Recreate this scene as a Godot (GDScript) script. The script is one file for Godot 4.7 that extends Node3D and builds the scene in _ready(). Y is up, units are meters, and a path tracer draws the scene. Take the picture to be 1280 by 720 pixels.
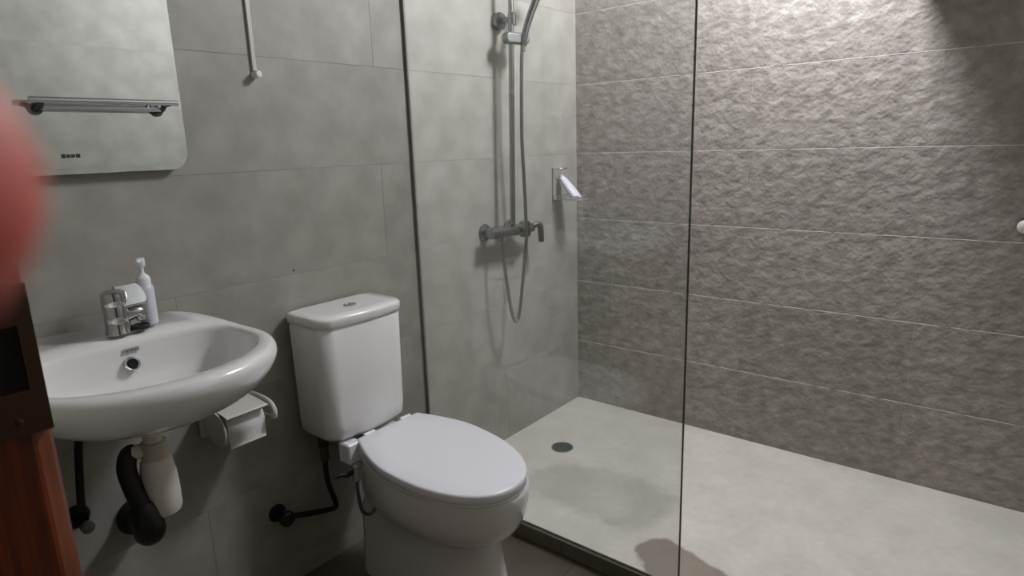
extends Node3D

# Bathroom: back wall z = 0, shower wall x = 0, shower floor y = 0, bathroom floor y = LOW.
const LOW := -0.06
const TOP := 2.6
const STEP := -1.0275      # edge of the shower floor, under the glass
const DOORWALL := -2.36    # inner face of the wall with the doorway
const FRONT := 2.2        # inner face of the wall facing the back wall

# ---------------------------------------------------------------- mesh helper
class Shape:
	var v := PackedVector3Array()
	var g := PackedInt32Array()
	var group := 0

	func tri(a: Vector3, b: Vector3, c: Vector3) -> void:
		v.append(a); v.append(b); v.append(c); g.append(group)

	func quad(a: Vector3, b: Vector3, c: Vector3, d: Vector3) -> void:
		tri(a, b, c); tri(a, c, d)

	# turns every face added since «from» outwards (Godot: front faces run clockwise)
	func orient(from: int) -> void:
		var mid := Vector3.ZERO
		for i in range(from, v.size()):
			mid += v[i]
		mid /= maxf(1.0, v.size() - from)
		var vol := 0.0
		for i in range(from, v.size(), 3):
			vol += (v[i] - mid).dot((v[i + 1] - mid).cross(v[i + 2] - mid))
		if vol > 0.0:
			for i in range(from, v.size(), 3):
				var t := v[i + 1]
				v[i + 1] = v[i + 2]
				v[i + 2] = t
		group += 1

	func rings(list: Array, cap_start := true, cap_end := true, hard := [], flat := false) -> void:
		var from := v.size()
		group += 1
		var n: int = list[0].size()
		for i in list.size() - 1:
			if i in hard:
				group += 1
			var p: PackedVector3Array = list[i]
			var q: PackedVector3Array = list[i + 1]
			for k in n:
				var m := (k + 1) % n
				if flat:
					group += 1
				quad(p[k], q[k], q[m], p[m])
		for e in 2:
			if (e == 0 and not cap_start) or (e == 1 and not cap_end):
				continue
			group += 1
			var r: PackedVector3Array = list[0] if e == 0 else list[-1]
			var c := Vector3.ZERO
			for p in r:
				c += p
			c /= n
			for k in n:
				if e == 0:
					tri(c, r[k], r[(k + 1) % n])
				else:
					tri(c, r[(k + 1) % n], r[k])
		orient(from)

	# chamfered box
	func box(at: Vector3, size: Vector3, ch := 0.0, basis := Basis.IDENTITY) -> void:
		var from := v.size()
		var h := size / 2.0
		var c := minf(ch, minf(h.x, minf(h.y, h.z)) * 0.9)
		if c <= 0.0:
			for ax in 3:
				for s in [-1.0, 1.0]:
					group += 1
					var u := Vector3.ZERO; var w := Vector3.ZERO; var n := Vector3.ZERO
					n[ax] = h[ax] * s; u[(ax + 1) % 3] = h[(ax + 1) % 3]; w[(ax + 2) % 3] = h[(ax + 2) % 3] * s
					quad(at + basis * (n - u - w), at + basis * (n - u + w), at + basis * (n + u + w), at + basis * (n + u - w))
			orient_each(from, at)
			return
		var pt := func(sx: float, sy: float, sz: float, ax: int) -> Vector3:
			var s := Vector3(sx, sy, sz)
			var r := s * (h - Vector3(c, c, c))
			r[ax] = s[ax] * h[ax]
			return at + basis * r
		for ax in 3:
			var b := (ax + 1) % 3
			var d := (ax + 2) % 3
			for s in [-1.0, 1.0]:
				group += 1
				var q := []
				for k in [[-1, -1], [1, -1], [1, 1], [-1, 1]]:
					var e := Vector3.ZERO
					e[ax] = s; e[b] = k[0]; e[d] = k[1]
					q.append(pt.call(e.x, e.y, e.z, ax))
				quad(q[0], q[1], q[2], q[3])
				for s2 in [-1.0, 1.0]:      # edges between faces ax and b
					group += 1
					var e1 := Vector3.ZERO; e1[ax] = s; e1[b] = s2; e1[d] = -1
					var e2 := e1; e2[d] = 1
					quad(pt.call(e1.x, e1.y, e1.z, ax), pt.call(e2.x, e2.y, e2.z, ax), pt.call(e2.x, e2.y, e2.z, b), pt.call(e1.x, e1.y, e1.z, b))
		for sx in [-1.0, 1.0]:
			for sy in [-1.0, 1.0]:
				for sz in [-1.0, 1.0]:
					group += 1
					tri(pt.call(sx, sy, sz, 0), pt.call(sx, sy, sz, 1), pt.call(sx, sy, sz, 2))
		orient_each(from, at)

	func orient_each(from: int, mid: Vector3) -> void:
		for i in range(from, v.size(), 3):
			if (v[i] - mid).dot((v[i + 1] - v[i]).cross(v[i + 2] - v[i])) > 0.0:
				var t := v[i + 1]
				v[i + 1] = v[i + 2]
				v[i + 2] = t
		group += 1

	# profile of (radius, height) turned round the y axis of xf
	func lathe(profile: Array, xf := Transform3D.IDENTITY, segs := 32, sharp := 0.6) -> void:
		var list := []
		var hard := []
		for i in profile.size():
			var ring := PackedVector3Array()
			for k in segs:
				var a := TAU * k / segs
				ring.append(xf * Vector3(cos(a) * maxf(profile[i].x, 0.00001), profile[i].y, sin(a) * maxf(profile[i].x, 0.00001)))
			list.append(ring)
			if i > 0 and i < profile.size() - 1:
				var d1: Vector2 = profile[i] - profile[i - 1]
				var d2: Vector2 = profile[i + 1] - profile[i]
				if absf(d1.angle_to(d2)) > sharp:
					hard.append(i)
		rings(list, profile[0].x > 0.00002, profile[-1].x > 0.00002, hard)

	func cyl(a: Vector3, b: Vector3, r: float, ch := 0.001, segs := 24) -> void:
		var l := a.distance_to(b)
		lathe([Vector2(r - ch, 0), Vector2(r, ch), Vector2(r, l - ch), Vector2(r - ch, l)], frame(a, b - a), segs, 0.3)

	func frame(at: Vector3, up: Vector3) -> Transform3D:
		var y := up.normalized()
		var x := (Vector3.RIGHT if absf(y.x) < 0.9 else Vector3.BACK)
		x = (x - y * x.dot(y)).normalized()
		return Transform3D(Basis(x, y, x.cross(y)), at)

	# smooth path through the points, with a radius for each
	func tube(points: Array, radii, segs := 12, steps := 8) -> void:
		var pts := []
		var rs := []
		for i in points.size() - 1:
			var a: Vector3 = points[maxi(i - 1, 0)]
			var b: Vector3 = points[i]
			var c: Vector3 = points[i + 1]
			var d: Vector3 = points[mini(i + 2, points.size() - 1)]
			for k in steps:
				var t := float(k) / steps
				pts.append(b.cubic_interpolate(c, a, d, t))
				rs.append(radii if radii is float else lerpf(radii[i], radii[i + 1], t))
		pts.append(points[-1])
		rs.append(radii if radii is float else radii[-1])
		var list := []
		var t0: Vector3 = (pts[1] - pts[0]).normalized()
		var n := t0.cross(Vector3.UP if absf(t0.y) < 0.9 else Vector3.RIGHT).normalized()
		for i in pts.size():
			var t: Vector3 = (pts[mini(i + 1, pts.size() - 1)] - pts[maxi(i - 1, 0)]).normalized()
			n = (n - t * n.dot(t)).normalized()
			var m := t.cross(n)
			var ring := PackedVector3Array()
			for k in segs:
				var a := TAU * k / segs
				ring.append(pts[i] + (n * cos(a) + m * sin(a)) * rs[i])
			list.append(ring)
		rings(list)

	# outline in the xy plane of xf, thickness along z, edges rounded off by r
	func prism(outline: PackedVector2Array, depth: float, xf := Transform3D.IDENTITY, r := 0.0, flat := false) -> void:
		var n := outline.size()
		var norm := PackedVector2Array()
		for i in n:
			var e1 := (outline[i] - outline[(i + n - 1) % n]).normalized()
			var e2 := (outline[(i + 1) % n] - outline[i]).normalized()
			var t := (e1 + e2).normalized()
			norm.append(Vector2(t.y, -t.x))
		var area := 0.0
		for i in n:
			area += outline[i].cross(outline[(i + 1) % n])
		var sign_ := 1.0 if area > 0 else -1.0
		var lay := [[0.0, r], [r * 0.3, r * 0.3], [r, 0.0], [depth - r, 0.0], [depth - r * 0.3, r * 0.3], [depth, r]] if r > 0 else [[0.0, 0.0], [depth, 0.0]]
		var list := []
		for l in lay:
			var ring := PackedVector3Array()
			for i in n:
				var p: Vector2 = outline[i] - norm[i] * sign_ * l[1]
				ring.append(xf * Vector3(p.x, p.y, l[0]))
			list.append(ring)
		rings(list, true, true, [], flat)

	func mesh() -> ArrayMesh:
		var st := SurfaceTool.new()
		st.begin(Mesh.PRIMITIVE_TRIANGLES)
		for t in g.size():
			st.set_smooth_group(g[t])
			for k in 3:
				st.add_vertex(v[t * 3 + k])
		st.generate_normals()
		st.index()
		return st.commit()


func put(called: String, s, m: Material, parent: Node3D = self, at := Vector3.ZERO) -> MeshInstance3D:
	var o := MeshInstance3D.new()
	o.name = called
	o.mesh = s.mesh() if s is Shape else s
	o.material_override = m
	o.position = at
	parent.add_child(o, true)
	return o


func tag(o: Node3D, label: String, category := "", group := "", kind := "") -> Node3D:
	o.set_meta("label", label)
	if category: o.set_meta("category", category)
	if group: o.set_meta("group", group)
	if kind: o.set_meta("kind", kind)
	return o


func thing(called: String, label: String, category: String, at := Vector3.ZERO) -> Node3D:
	var o := Node3D.new()
	o.name = called
	o.position = at
	add_child(o, true)
	tag(o, label, category)
	return o


func setting(called: String, label: String) -> Node3D:
	var o := Node3D.new()
	o.name = called
	add_child(o, true)
	tag(o, label, "", "", "structure")
	return o


# ---------------------------------------------------------------- materials
func mat(c: Color, rough := 0.6, metal := 0.0) -> StandardMaterial3D:
	var m := StandardMaterial3D.new()
	m.albedo_color = c
	m.roughness = rough
	m.metallic = metal
	return m


func noise_tex(seed_: int, freq: float, lo: Color, hi: Color, octaves := 5, size := 512) -> NoiseTexture2D:
	var n := FastNoiseLite.new()
	n.seed = seed_
	n.noise_type = FastNoiseLite.TYPE_SIMPLEX_SMOOTH
	n.frequency = freq
	n.fractal_octaves = octaves
	n.fractal_gain = 0.55
	var t := NoiseTexture2D.new()
	t.width = size
	t.height = size
	t.seamless = true
	t.noise = n
	var r := Gradient.new()
	r.set_color(0, lo)
	r.set_color(1, hi)
	t.color_ramp = r
	return t


func mottled(tex: Texture2D, tint: Color, rough: float, scale_: float, offset := Vector3.ZERO, bump: Texture2D = null, depth := 0.0) -> StandardMaterial3D:
	var m := mat(tint, rough)
	m.albedo_texture = tex
	m.uv1_triplanar = true
	m.uv1_scale = Vector3.ONE * scale_
	m.uv1_offset = offset
	if bump:
		m.heightmap_enabled = true
		m.heightmap_texture = bump
		m.heightmap_scale = depth
	return m


# ---------------------------------------------------------------- tiles
var tile_shapes := {}

# a flat tile with softened edges: w along x, h along y, front face at z = 0
func flat_tile(w: float, h: float) -> ArrayMesh:
	var key := "%.4f %.4f" % [w, h]
	if not tile_shapes.has(key):
		var s := Shape.new()
		s.box(Vector3(0, 0, -0.004), Vector3(w, h, 0.008), 0.0004)
		tile_shapes[key] = s.mesh()
	return tile_shapes[key]


# a split-stone tile: rough face towards +z between 0 and about 9 mm, with a narrow sloping edge
func rough_tile(w: float, h: float, seed_: int) -> ArrayMesh:
	var cell := 0.005
	var nx := int(round(w / cell))
	var ny := int(round(h / cell))
	var a := FastNoiseLite.new()
	a.seed = seed_
	a.noise_type = FastNoiseLite.TYPE_SIMPLEX_SMOOTH
	a.frequency = 1.0
	a.fractal_octaves = 5
	a.fractal_gain = 0.5
	var b := FastNoiseLite.new()
	b.seed = seed_ + 50
	b.noise_type = FastNoiseLite.TYPE_SIMPLEX_SMOOTH
	b.frequency = 1.0
	b.fractal_type = FastNoiseLite.FRACTAL_RIDGED
	b.fractal_octaves = 3
	var seam := FastNoiseLite.new()   # the same profile along every upright joint, so that neighbours meet
	seam.seed = 77
	seam.frequency = 1.0
	seam.fractal_octaves = 4
	var pos := PackedVector3Array()
	for j in ny + 1:
		for i in nx + 1:
			var x := w * i / nx
			var y := h * j / ny
			var u := x * 0.97 + y * 0.25
			var t := y * 0.97 - x * 0.25
			var z := a.get_noise_2d(u * 14.0, t * 21.0) * 0.0021 + b.get_noise_2d(u * 14.0 + 7.0, t * 25.0) * 0.0009 + 0.0036
			z = 0.0006 + clampf(z, 0.0, 0.01) * (0.85 + 0.15 * smoothstep(0.0, 0.006, minf(y, h - y)))
			z = lerpf(0.0040 + seam.get_noise_1d(y * 17.0) * 0.003, z, smoothstep(0.0, 0.03, minf(x, w - x)))
			pos.append(Vector3(x - w / 2, y - h / 2, z))
	var nor := PackedVector3Array()
	var row := nx + 1
	for j in ny + 1:
		for i in nx + 1:
			var l := pos[j * row + maxi(i - 1, 0)]
			var r := pos[j * row + mini(i + 1, nx)]
			var d := pos[maxi(j - 1, 0) * row + i]
			var up := pos[mini(j + 1, ny) * row + i]
			nor.append((r - l).cross(up - d).normalized())
	var idx := PackedInt32Array()
	for j in ny:
		for i in nx:
			var p := j * row + i
			idx.append_array([p, p + row, p + 1, p + 1, p + row, p + row + 1])
	# sides down to the bedding
	var loop := []
	for i in nx: loop.append(i)
	for j in ny: loop.append(j * row + nx)
	for i in nx: loop.append(ny * row + nx - i)
	for j in ny: loop.append((ny - j) * row)
	var base := pos.size()
	for k in loop:
		var p := pos[k]
		var out := Vector3(p.x / w, p.y / h, 0).normalized()
		pos.append(p); nor.append(out)
		pos.append(Vector3(p.x, p.y, -0.008)); nor.append(out)
	for k in loop.size():
		var p := base + k * 2
		var q := base + (k + 1) % loop.size() * 2
		idx.append_array([p, q, p + 1, q, q + 1, p + 1])
	var arr := []
	arr.resize(Mesh.ARRAY_MAX)
	arr[Mesh.ARRAY_VERTEX] = pos
	arr[Mesh.ARRAY_NORMAL] = nor
	arr[Mesh.ARRAY_INDEX] = idx
	var m := ArrayMesh.new()
	m.add_surface_from_arrays(Mesh.PRIMITIVE_TRIANGLES, arr)
	return m


# covers a wall with tiles: «cuts_u» and «cuts_v» are the joint lines along the wall and upwards
func tile_wall(parent: Node3D, xf: Transform3D, cuts_u: Array, cuts_v: Array, mats: Array, joint: float, rng: RandomNumberGenerator, rough := [], skip := Rect2()) -> void:
	for j in cuts_v.size() - 1:
		for i in cuts_u.size() - 1:
			var w: float = cuts_u[i + 1] - cuts_u[i] - joint
			var h: float = cuts_v[j + 1] - cuts_v[j] - joint
			var mid := Vector2((cuts_u[i] + cuts_u[i + 1]) / 2.0, (cuts_v[j] + cuts_v[j + 1]) / 2.0)
			if skip.size.x > 0 and skip.has_point(mid):
				continue
			var me: ArrayMesh
			var turn := 0.0
			if rough:
				var k := rng.randi() % 4
				var key := "rough %d %.3f %.3f" % [k, w, h]
				if not tile_shapes.has(key):
					tile_shapes[key] = rough_tile(w, h, 11 + k)
				me = tile_shapes[key]
			else:
				me = flat_tile(w, h)
			var o := put("tile", me, mats[rng.randi() % mats.size()], parent)
			o.transform = xf * Transform3D(Basis(Vector3.BACK, turn), Vector3(mid.x, mid.y, 0))


func steps(a: float, b: float, first: float, each: float) -> Array:
	var l := [a]
	var x := first
	while x < b - 0.01:
		if x > a + 0.01:
			l.append(x)
		x += each
	l.append(b)
	return l


func _ready() -> void:
	# ------------------------------------------------------------ camera, air, lamps, exposure
	var cam := Camera3D.new()
	cam.name = "camera"
	var yaw := 0.8876
	var pitch := -0.2232
	var roll := -0.0317
	var fwd := Vector3(sin(yaw) * cos(pitch), sin(pitch), -cos(yaw) * cos(pitch))
	var side := Vector3(cos(yaw), 0, sin(yaw))
	var up := side.cross(fwd)
	var right := side * cos(roll) + up * sin(roll)
	up = up * cos(roll) - side * sin(roll)
	cam.transform = Transform3D(Basis(right, up, -fwd), Vector3(-2.522, 1.2506, 1.6424))
	cam.keep_aspect = Camera3D.KEEP_HEIGHT
	var lens := CameraAttributesPhysical.new()
	lens.frustum_focal_length = 12.0 * 791.75 / 360.0
	lens.frustum_focus_distance = 2.0
	lens.frustum_near = 0.006
	lens.frustum_far = 40.0
	lens.exposure_aperture = 13.0
	cam.attributes = lens
	add_child(cam)

	var around := WorldEnvironment.new()
	around.name = "surroundings"
	var env := Environment.new()
	env.background_mode = Environment.BG_COLOR
	env.background_color = Color(0.02, 0.02, 0.02)
	env.tonemap_mode = Environment.TONE_MAPPER_LINEAR
	env.tonemap_exposure = 1.0
	env.sdfgi_enabled = true
	env.ssao_enabled = true
	env.ssil_enabled = true
	around.environment = env
	add_child(around)

	var shower_light := OmniLight3D.new()
	shower_light.name = "shower_ceiling_light"
	shower_light.position = Vector3(-0.36, 2.42, 1.03)
	shower_light.light_color = Color(0.965, 0.975, 1.0)
	shower_light.light_energy = 3.15
	shower_light.light_size = 0.15
	shower_light.omni_range = 12.0
	shower_light.omni_attenuation = 2.0
	shower_light.shadow_enabled = true
	add_child(shower_light)

	var added_hall_light := OmniLight3D.new()  # unseen lamp, added to brighten the fingertip and the jamb
	added_hall_light.name = "added_hall_fill"
	added_hall_light.position = Vector3(-3.3, 2.42, 1.9)
	added_hall_light.light_color = Color(1.0, 0.93, 0.86)
	added_hall_light.light_energy = 0.06
	added_hall_light.light_size = 0.06
	added_hall_light.omni_range = 12.0
	added_hall_light.omni_attenuation = 2.0
	added_hall_light.shadow_enabled = true
	add_child(added_hall_light)

	build_shell()
	build_doorway()
	build_lamp("ceiling_lamp", "round white glowing lamp on the ceiling above the shower floor", shower_light.position, 0.9)
	build_lamp("ceiling_lamp", "added unseen round lamp on the hall ceiling that brightens the fingertip", added_hall_light.position, 0.2)
	build_glass()
	build_toilet()
	build_basin()
	build_mirror()
	build_shower()
	build_small_things()
	build_added_heater()
	build_hand(cam.transform)


# ---------------------------------------------------------------- the room
func build_shell() -> void:
	var rng := RandomNumberGenerator.new()
	rng.seed = 7
	var cloud := noise_tex(3, 0.008, Color(0.86, 0.855, 0.85), Color(1, 1, 1), 6)
	var core := mat(Color(0.5, 0.49, 0.46), 0.9)
	var grout := mat(Color(0.60, 0.585, 0.55), 0.6)
	var smooth := []
	for k in 4:
		var v := 1.0 + (k - 1.5) * 0.012
		smooth.append(mottled(cloud, Color(0.64 * v, 0.628 * v, 0.597 * v), 0.62, 1.3, Vector3(k * 0.37, k * 0.61, k * 0.23)))
	var flooring := []
	for k in 3:
		var v := 1.0 + (k - 1) * 0.02
		flooring.append(mottled(cloud, Color(0.42 * v, 0.39 * v, 0.34 * v), 0.4, 1.1, Vector3(k * 0.3, k * 0.7, 0)))
	var stone_tex := noise_tex(9, 0.012, Color(0.78, 0.77, 0.76), Color(1, 1, 1), 6)
	var grit := noise_tex(21, 0.05, Color(0, 0, 0), Color(1, 1, 1), 4)
	var stone := []
	for k in 4:
		var v := 1.0 + (k - 1.5) * 0.015
		stone.append(mottled(stone_tex, Color(0.67 * v, 0.64 * v, 0.615 * v), 0.62, 2.2, Vector3(k * 0.29, k * 0.53, k * 0.11), grit, 0.12))

	# back wall
	var w := setting("wall_back", "smooth grey concrete-look tiled wall behind the basin, toilet and shower rail")
	var s := Shape.new()
	s.box(Vector3(-1.255, 1.30, -0.101), Vector3(2.81, 2.72, 0.2))
	put("core", s, grout, w)
	var flat := Transform3D(Basis.IDENTITY, Vector3.ZERO)
	for k in 9:
		var cols := [DOORWALL, -1.158, 0.0] if k % 2 == 1 else [DOORWALL, -1.85, -0.558, 0.0]
		tile_wall(w, flat, cols, [k * 0.3, minf(TOP, k * 0.3 + 0.3)], smooth, 0.0007, rng)
	tile_wall(w, flat, [DOORWALL, -1.758, STEP], [LOW, 0.0], smooth, 0.0008, rng)
	var speck := Shape.new()
	speck.lathe([Vector2(0.0025, -0.002), Vector2(0.0032, 0.001), Vector2(0.0, 0.0014)], Transform3D(Basis(Vector3.RIGHT, PI / 2), Vector3(-1.512, 0.911, 0)), 12)
	put("wall_plug", speck, mat(Color(0.16, 0.14, 0.13), 0.8), w)
	var bead := Shape.new()
	bead.box(Vector3((DOORWALL + STEP) / 2, 0.0, -0.0005), Vector3(STEP - DOORWALL, 0.0035, 0.002))
	put("pale_joint_line", bead, mat(Color(0.66, 0.64, 0.58), 0.8), w)

	# shower wall of split-stone tiles
	w = setting("wall_right", "dark grey split-stone tiled wall along the shower")
	s = Shape.new()
	s.box(Vector3(0.1055, 1.30, 1.1), Vector3(0.2, 2.72, 2.6))
	put("core", s, mat(Color(0.47, 0.45, 0.43), 0.8), w)
	var facing := Transform3D(Basis(Vector3(0, 0, 1), Vector3.UP, Vector3(-1, 0, 0)), Vector3(0.003, 0, 0))
	tile_wall(w, facing, [0.0, 0.19, 0.79, 1.39, 1.99, FRONT], steps(0.0, TOP, 0.3, 0.3), stone, 0.0002, rng, [true])
	var line := mat(Color(0.82, 0.80, 0.78), 0.6)  # grout coloured pale to paint the tile edges catching the light
	for k in range(1, 8):
		s = Shape.new()
		s.box(Vector3(0.0028, k * 0.3, FRONT / 2), Vector3(0.009, 0.0022, FRONT), 0.0004)
		put("pale_joint_line", s, line, w)

	# wall opposite the basin, seen in the mirror
	w = setting("wall_front", "smooth grey tiled wall reflected in the mirror")
	s = Shape.new()
	s.box(Vector3(-1.255, 1.30, FRONT + 0.101), Vector3(2.81, 2.72, 0.2))
	put("core", s, grout, w)
	tile_wall(w, Transform3D(Basis(Vector3(-1, 0, 0), Vector3.UP, Vector3(0, 0, -1)), Vector3(0, 0, FRONT)), [0.0, 0.6, 1.8, -DOORWALL], steps(LOW, TOP, 0.3, 0.3), smooth, 0.0008, rng)

	# wall with the doorway
	w = setting("wall_left", "grey tiled wall with the doorway")
	s = Shape.new()
	s.box(Vector3(DOORWALL - 0.0795, 1.30, 0.325), Vector3(0.143, 2.72, 1.07))
	s.box(Vector3(DOORWALL - 0.0795, 2.37, 1.40), Vector3(0.143, 0.58, 1.09))
	s.box(Vector3(DOORWALL - 0.0795, 1.30, 2.17), Vector3(0.143, 2.72, 0.46))
	put("core", s, core, w)
	tile_wall(w, Transform3D(Basis(Vector3(0, 0, -1), Vector3.UP, Vector3(1, 0, 0)), Vector3(DOORWALL, 0, 0)), [-FRONT, -1.94, -1.5, -0.86, -0.6, 0.0], [LOW, 0.3, 0.6, 0.9, 1.2, 1.5, 1.8, 2.08, 2.4, TOP], smooth, 0.0008, rng, [], Rect2(-1.95, -0.1, 1.09, 2.18))

	# floors
	w = setting("floor", "lower grey tiled bathroom floor in front of the shower step")
	s = Shape.new()
	s.box(Vector3(-1.75, LOW - 0.058, 1.1), Vector3(1.45, 0.1, 2.42))
	put("core", s, grout, w)
	var lay := Transform3D(Basis(Vector3.RIGHT, Vector3(0, 0, -1), Vector3.UP), Vector3(0, LOW, 0))
	tile_wall(w, lay, [-2.52, -1.92, -1.32, STEP], [-FRONT, -1.86, -1.26, -0.66, 0.0], flooring, 0.002, rng)

	w = setting("floor_001", "pale grey raised shower floor with damp patches")
	s = Shape.new()
	s.box(Vector3(STEP / 2 + 0.006, -0.0605, FRONT / 2), Vector3(-STEP - 0.02, 0.119, FRONT + 0.01))
	put("core", s, grout, w)
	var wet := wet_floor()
	lay.origin.y = 0.0
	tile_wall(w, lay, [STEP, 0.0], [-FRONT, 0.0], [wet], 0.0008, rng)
	# riser of the step
	tile_wall(w, Transform3D(Basis(Vector3(0, 0, 1), Vector3.UP, Vector3(-1, 0, 0)), Vector3(STEP, 0, 0)), [0.0, 0.6, 1.2, 1.8, FRONT], [LOW, -0.0085], flooring, 0.002, rng)

	w = setting("ceiling", "dark grey painted bathroom ceiling")
	s = Shape.new()
	s.box(Vector3(-1.3, TOP + 0.05, 1.1), Vector3(3.0, 0.1, 2.6))
	put("board", s, mat(Color(0.42, 0.42, 0.41), 0.9), w)  # dark tone chosen to cut the light bounced off the ceiling

	# the hall the picture is taken from
	var paint := mat(Color(0.62, 0.58, 0.52), 0.9)
	w = setting("wall_hall", "plain painted walls of the dim hall outside the doorway")
	s = Shape.new()
	s.box(Vector3(-3.95, 1.30, 1.2), Vector3(0.1, 2.72, 3.2))
	put("wall_panel", s, paint, w)
	s = Shape.new()
	s.box(Vector3(-3.2, 1.30, -0.35), Vector3(1.4, 2.72, 0.1))
	put("wall_panel", s, paint, w)
	s = Shape.new()
	s.box(Vector3(-3.2, 1.30, 2.75), Vector3(1.4, 2.72, 0.1))
	put("wall_panel", s, paint, w)
	s = Shape.new()
	s.box(Vector3(-2.45, 1.30, 2.6), Vector3(0.1, 2.72, 0.42))
	put("wall_panel", s, paint, w)
	w = setting("floor_002", "dim tiled floor of the hall")
	s = Shape.new()
	s.box(Vector3(-3.2, LOW - 0.058, 1.2), Vector3(1.45, 0.1, 3.2))
	put("slab", s, flooring[0], w)
	w = setting("ceiling_001", "painted ceiling of the hall")
	s = Shape.new()
	s.box(Vector3(-3.36, TOP + 0.05, 1.2), Vector3(1.3, 0.1, 3.2))
	put("board", s, mat(Color(0.8, 0.78, 0.74), 0.9), w)


# shower floor: pale mottled tile with damp patches of their own shape, looked up by place on the floor
func wet_floor() -> StandardMaterial3D:
	var wide := 1.1
	var deep := 2.0
	var im := Image.create(440, 800, false, Image.FORMAT_RGB8)
	var ro := Image.create(440, 800, false, Image.FORMAT_RGB8)
	var n := FastNoiseLite.new()
	n.seed = 5
	n.frequency = 0.012
	n.fractal_octaves = 6
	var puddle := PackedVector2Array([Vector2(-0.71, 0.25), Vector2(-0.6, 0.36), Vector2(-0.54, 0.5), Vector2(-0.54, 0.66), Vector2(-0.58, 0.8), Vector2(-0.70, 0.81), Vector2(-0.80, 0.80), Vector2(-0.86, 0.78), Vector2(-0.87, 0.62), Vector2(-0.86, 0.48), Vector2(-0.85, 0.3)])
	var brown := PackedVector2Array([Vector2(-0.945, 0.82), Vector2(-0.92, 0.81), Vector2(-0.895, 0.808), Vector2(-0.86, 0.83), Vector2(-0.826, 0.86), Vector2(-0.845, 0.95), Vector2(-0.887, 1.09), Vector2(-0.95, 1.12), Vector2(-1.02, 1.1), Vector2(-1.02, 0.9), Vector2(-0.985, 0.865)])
	for j in 800:
		for i in 440:
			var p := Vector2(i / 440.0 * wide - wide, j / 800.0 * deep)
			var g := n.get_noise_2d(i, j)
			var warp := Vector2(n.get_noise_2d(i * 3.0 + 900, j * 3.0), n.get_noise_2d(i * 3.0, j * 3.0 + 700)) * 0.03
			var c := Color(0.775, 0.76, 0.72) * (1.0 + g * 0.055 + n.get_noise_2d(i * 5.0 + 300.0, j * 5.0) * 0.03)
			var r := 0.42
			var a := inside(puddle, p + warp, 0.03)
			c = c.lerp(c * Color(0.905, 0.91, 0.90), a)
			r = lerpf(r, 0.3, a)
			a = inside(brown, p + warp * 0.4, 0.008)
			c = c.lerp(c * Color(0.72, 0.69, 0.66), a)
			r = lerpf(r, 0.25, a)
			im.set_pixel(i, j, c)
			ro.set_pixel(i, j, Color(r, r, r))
	var m := mat(Color.WHITE, 1.0)
	m.albedo_texture = ImageTexture.create_from_image(im)
	m.roughness_texture = ImageTexture.create_from_image(ro)
	m.roughness_texture_channel = BaseMaterial3D.TEXTURE_CHANNEL_RED
	m.uv1_triplanar = true
	m.uv1_world_triplanar = true
	m.uv1_scale = Vector3(1.0 / wide, 1.0, 1.0 / deep)
	return m


func inside(poly: PackedVector2Array, p: Vector2, soft: float) -> float:
	var d := 9.0
	for i in poly.size():
		d = minf(d, p.distance_to(Geometry2D.get_closest_point_to_segment(p, poly[i], poly[(i + 1) % poly.size()])))
	if Geometry2D.is_point_in_polygon(p, poly):
		d = -d
	return 1.0 - smoothstep(-soft, soft, d)


func wood(tint: Color, seed_: int) -> StandardMaterial3D:
	var m := mat(tint, 0.38)
	m.albedo_texture = noise_tex(seed_, 0.02, Color(0.55, 0.5, 0.48), Color(1, 1, 1), 4, 256)
	m.uv1_triplanar = true
	m.uv1_scale = Vector3(14, 0.9, 14)
	return m


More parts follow.
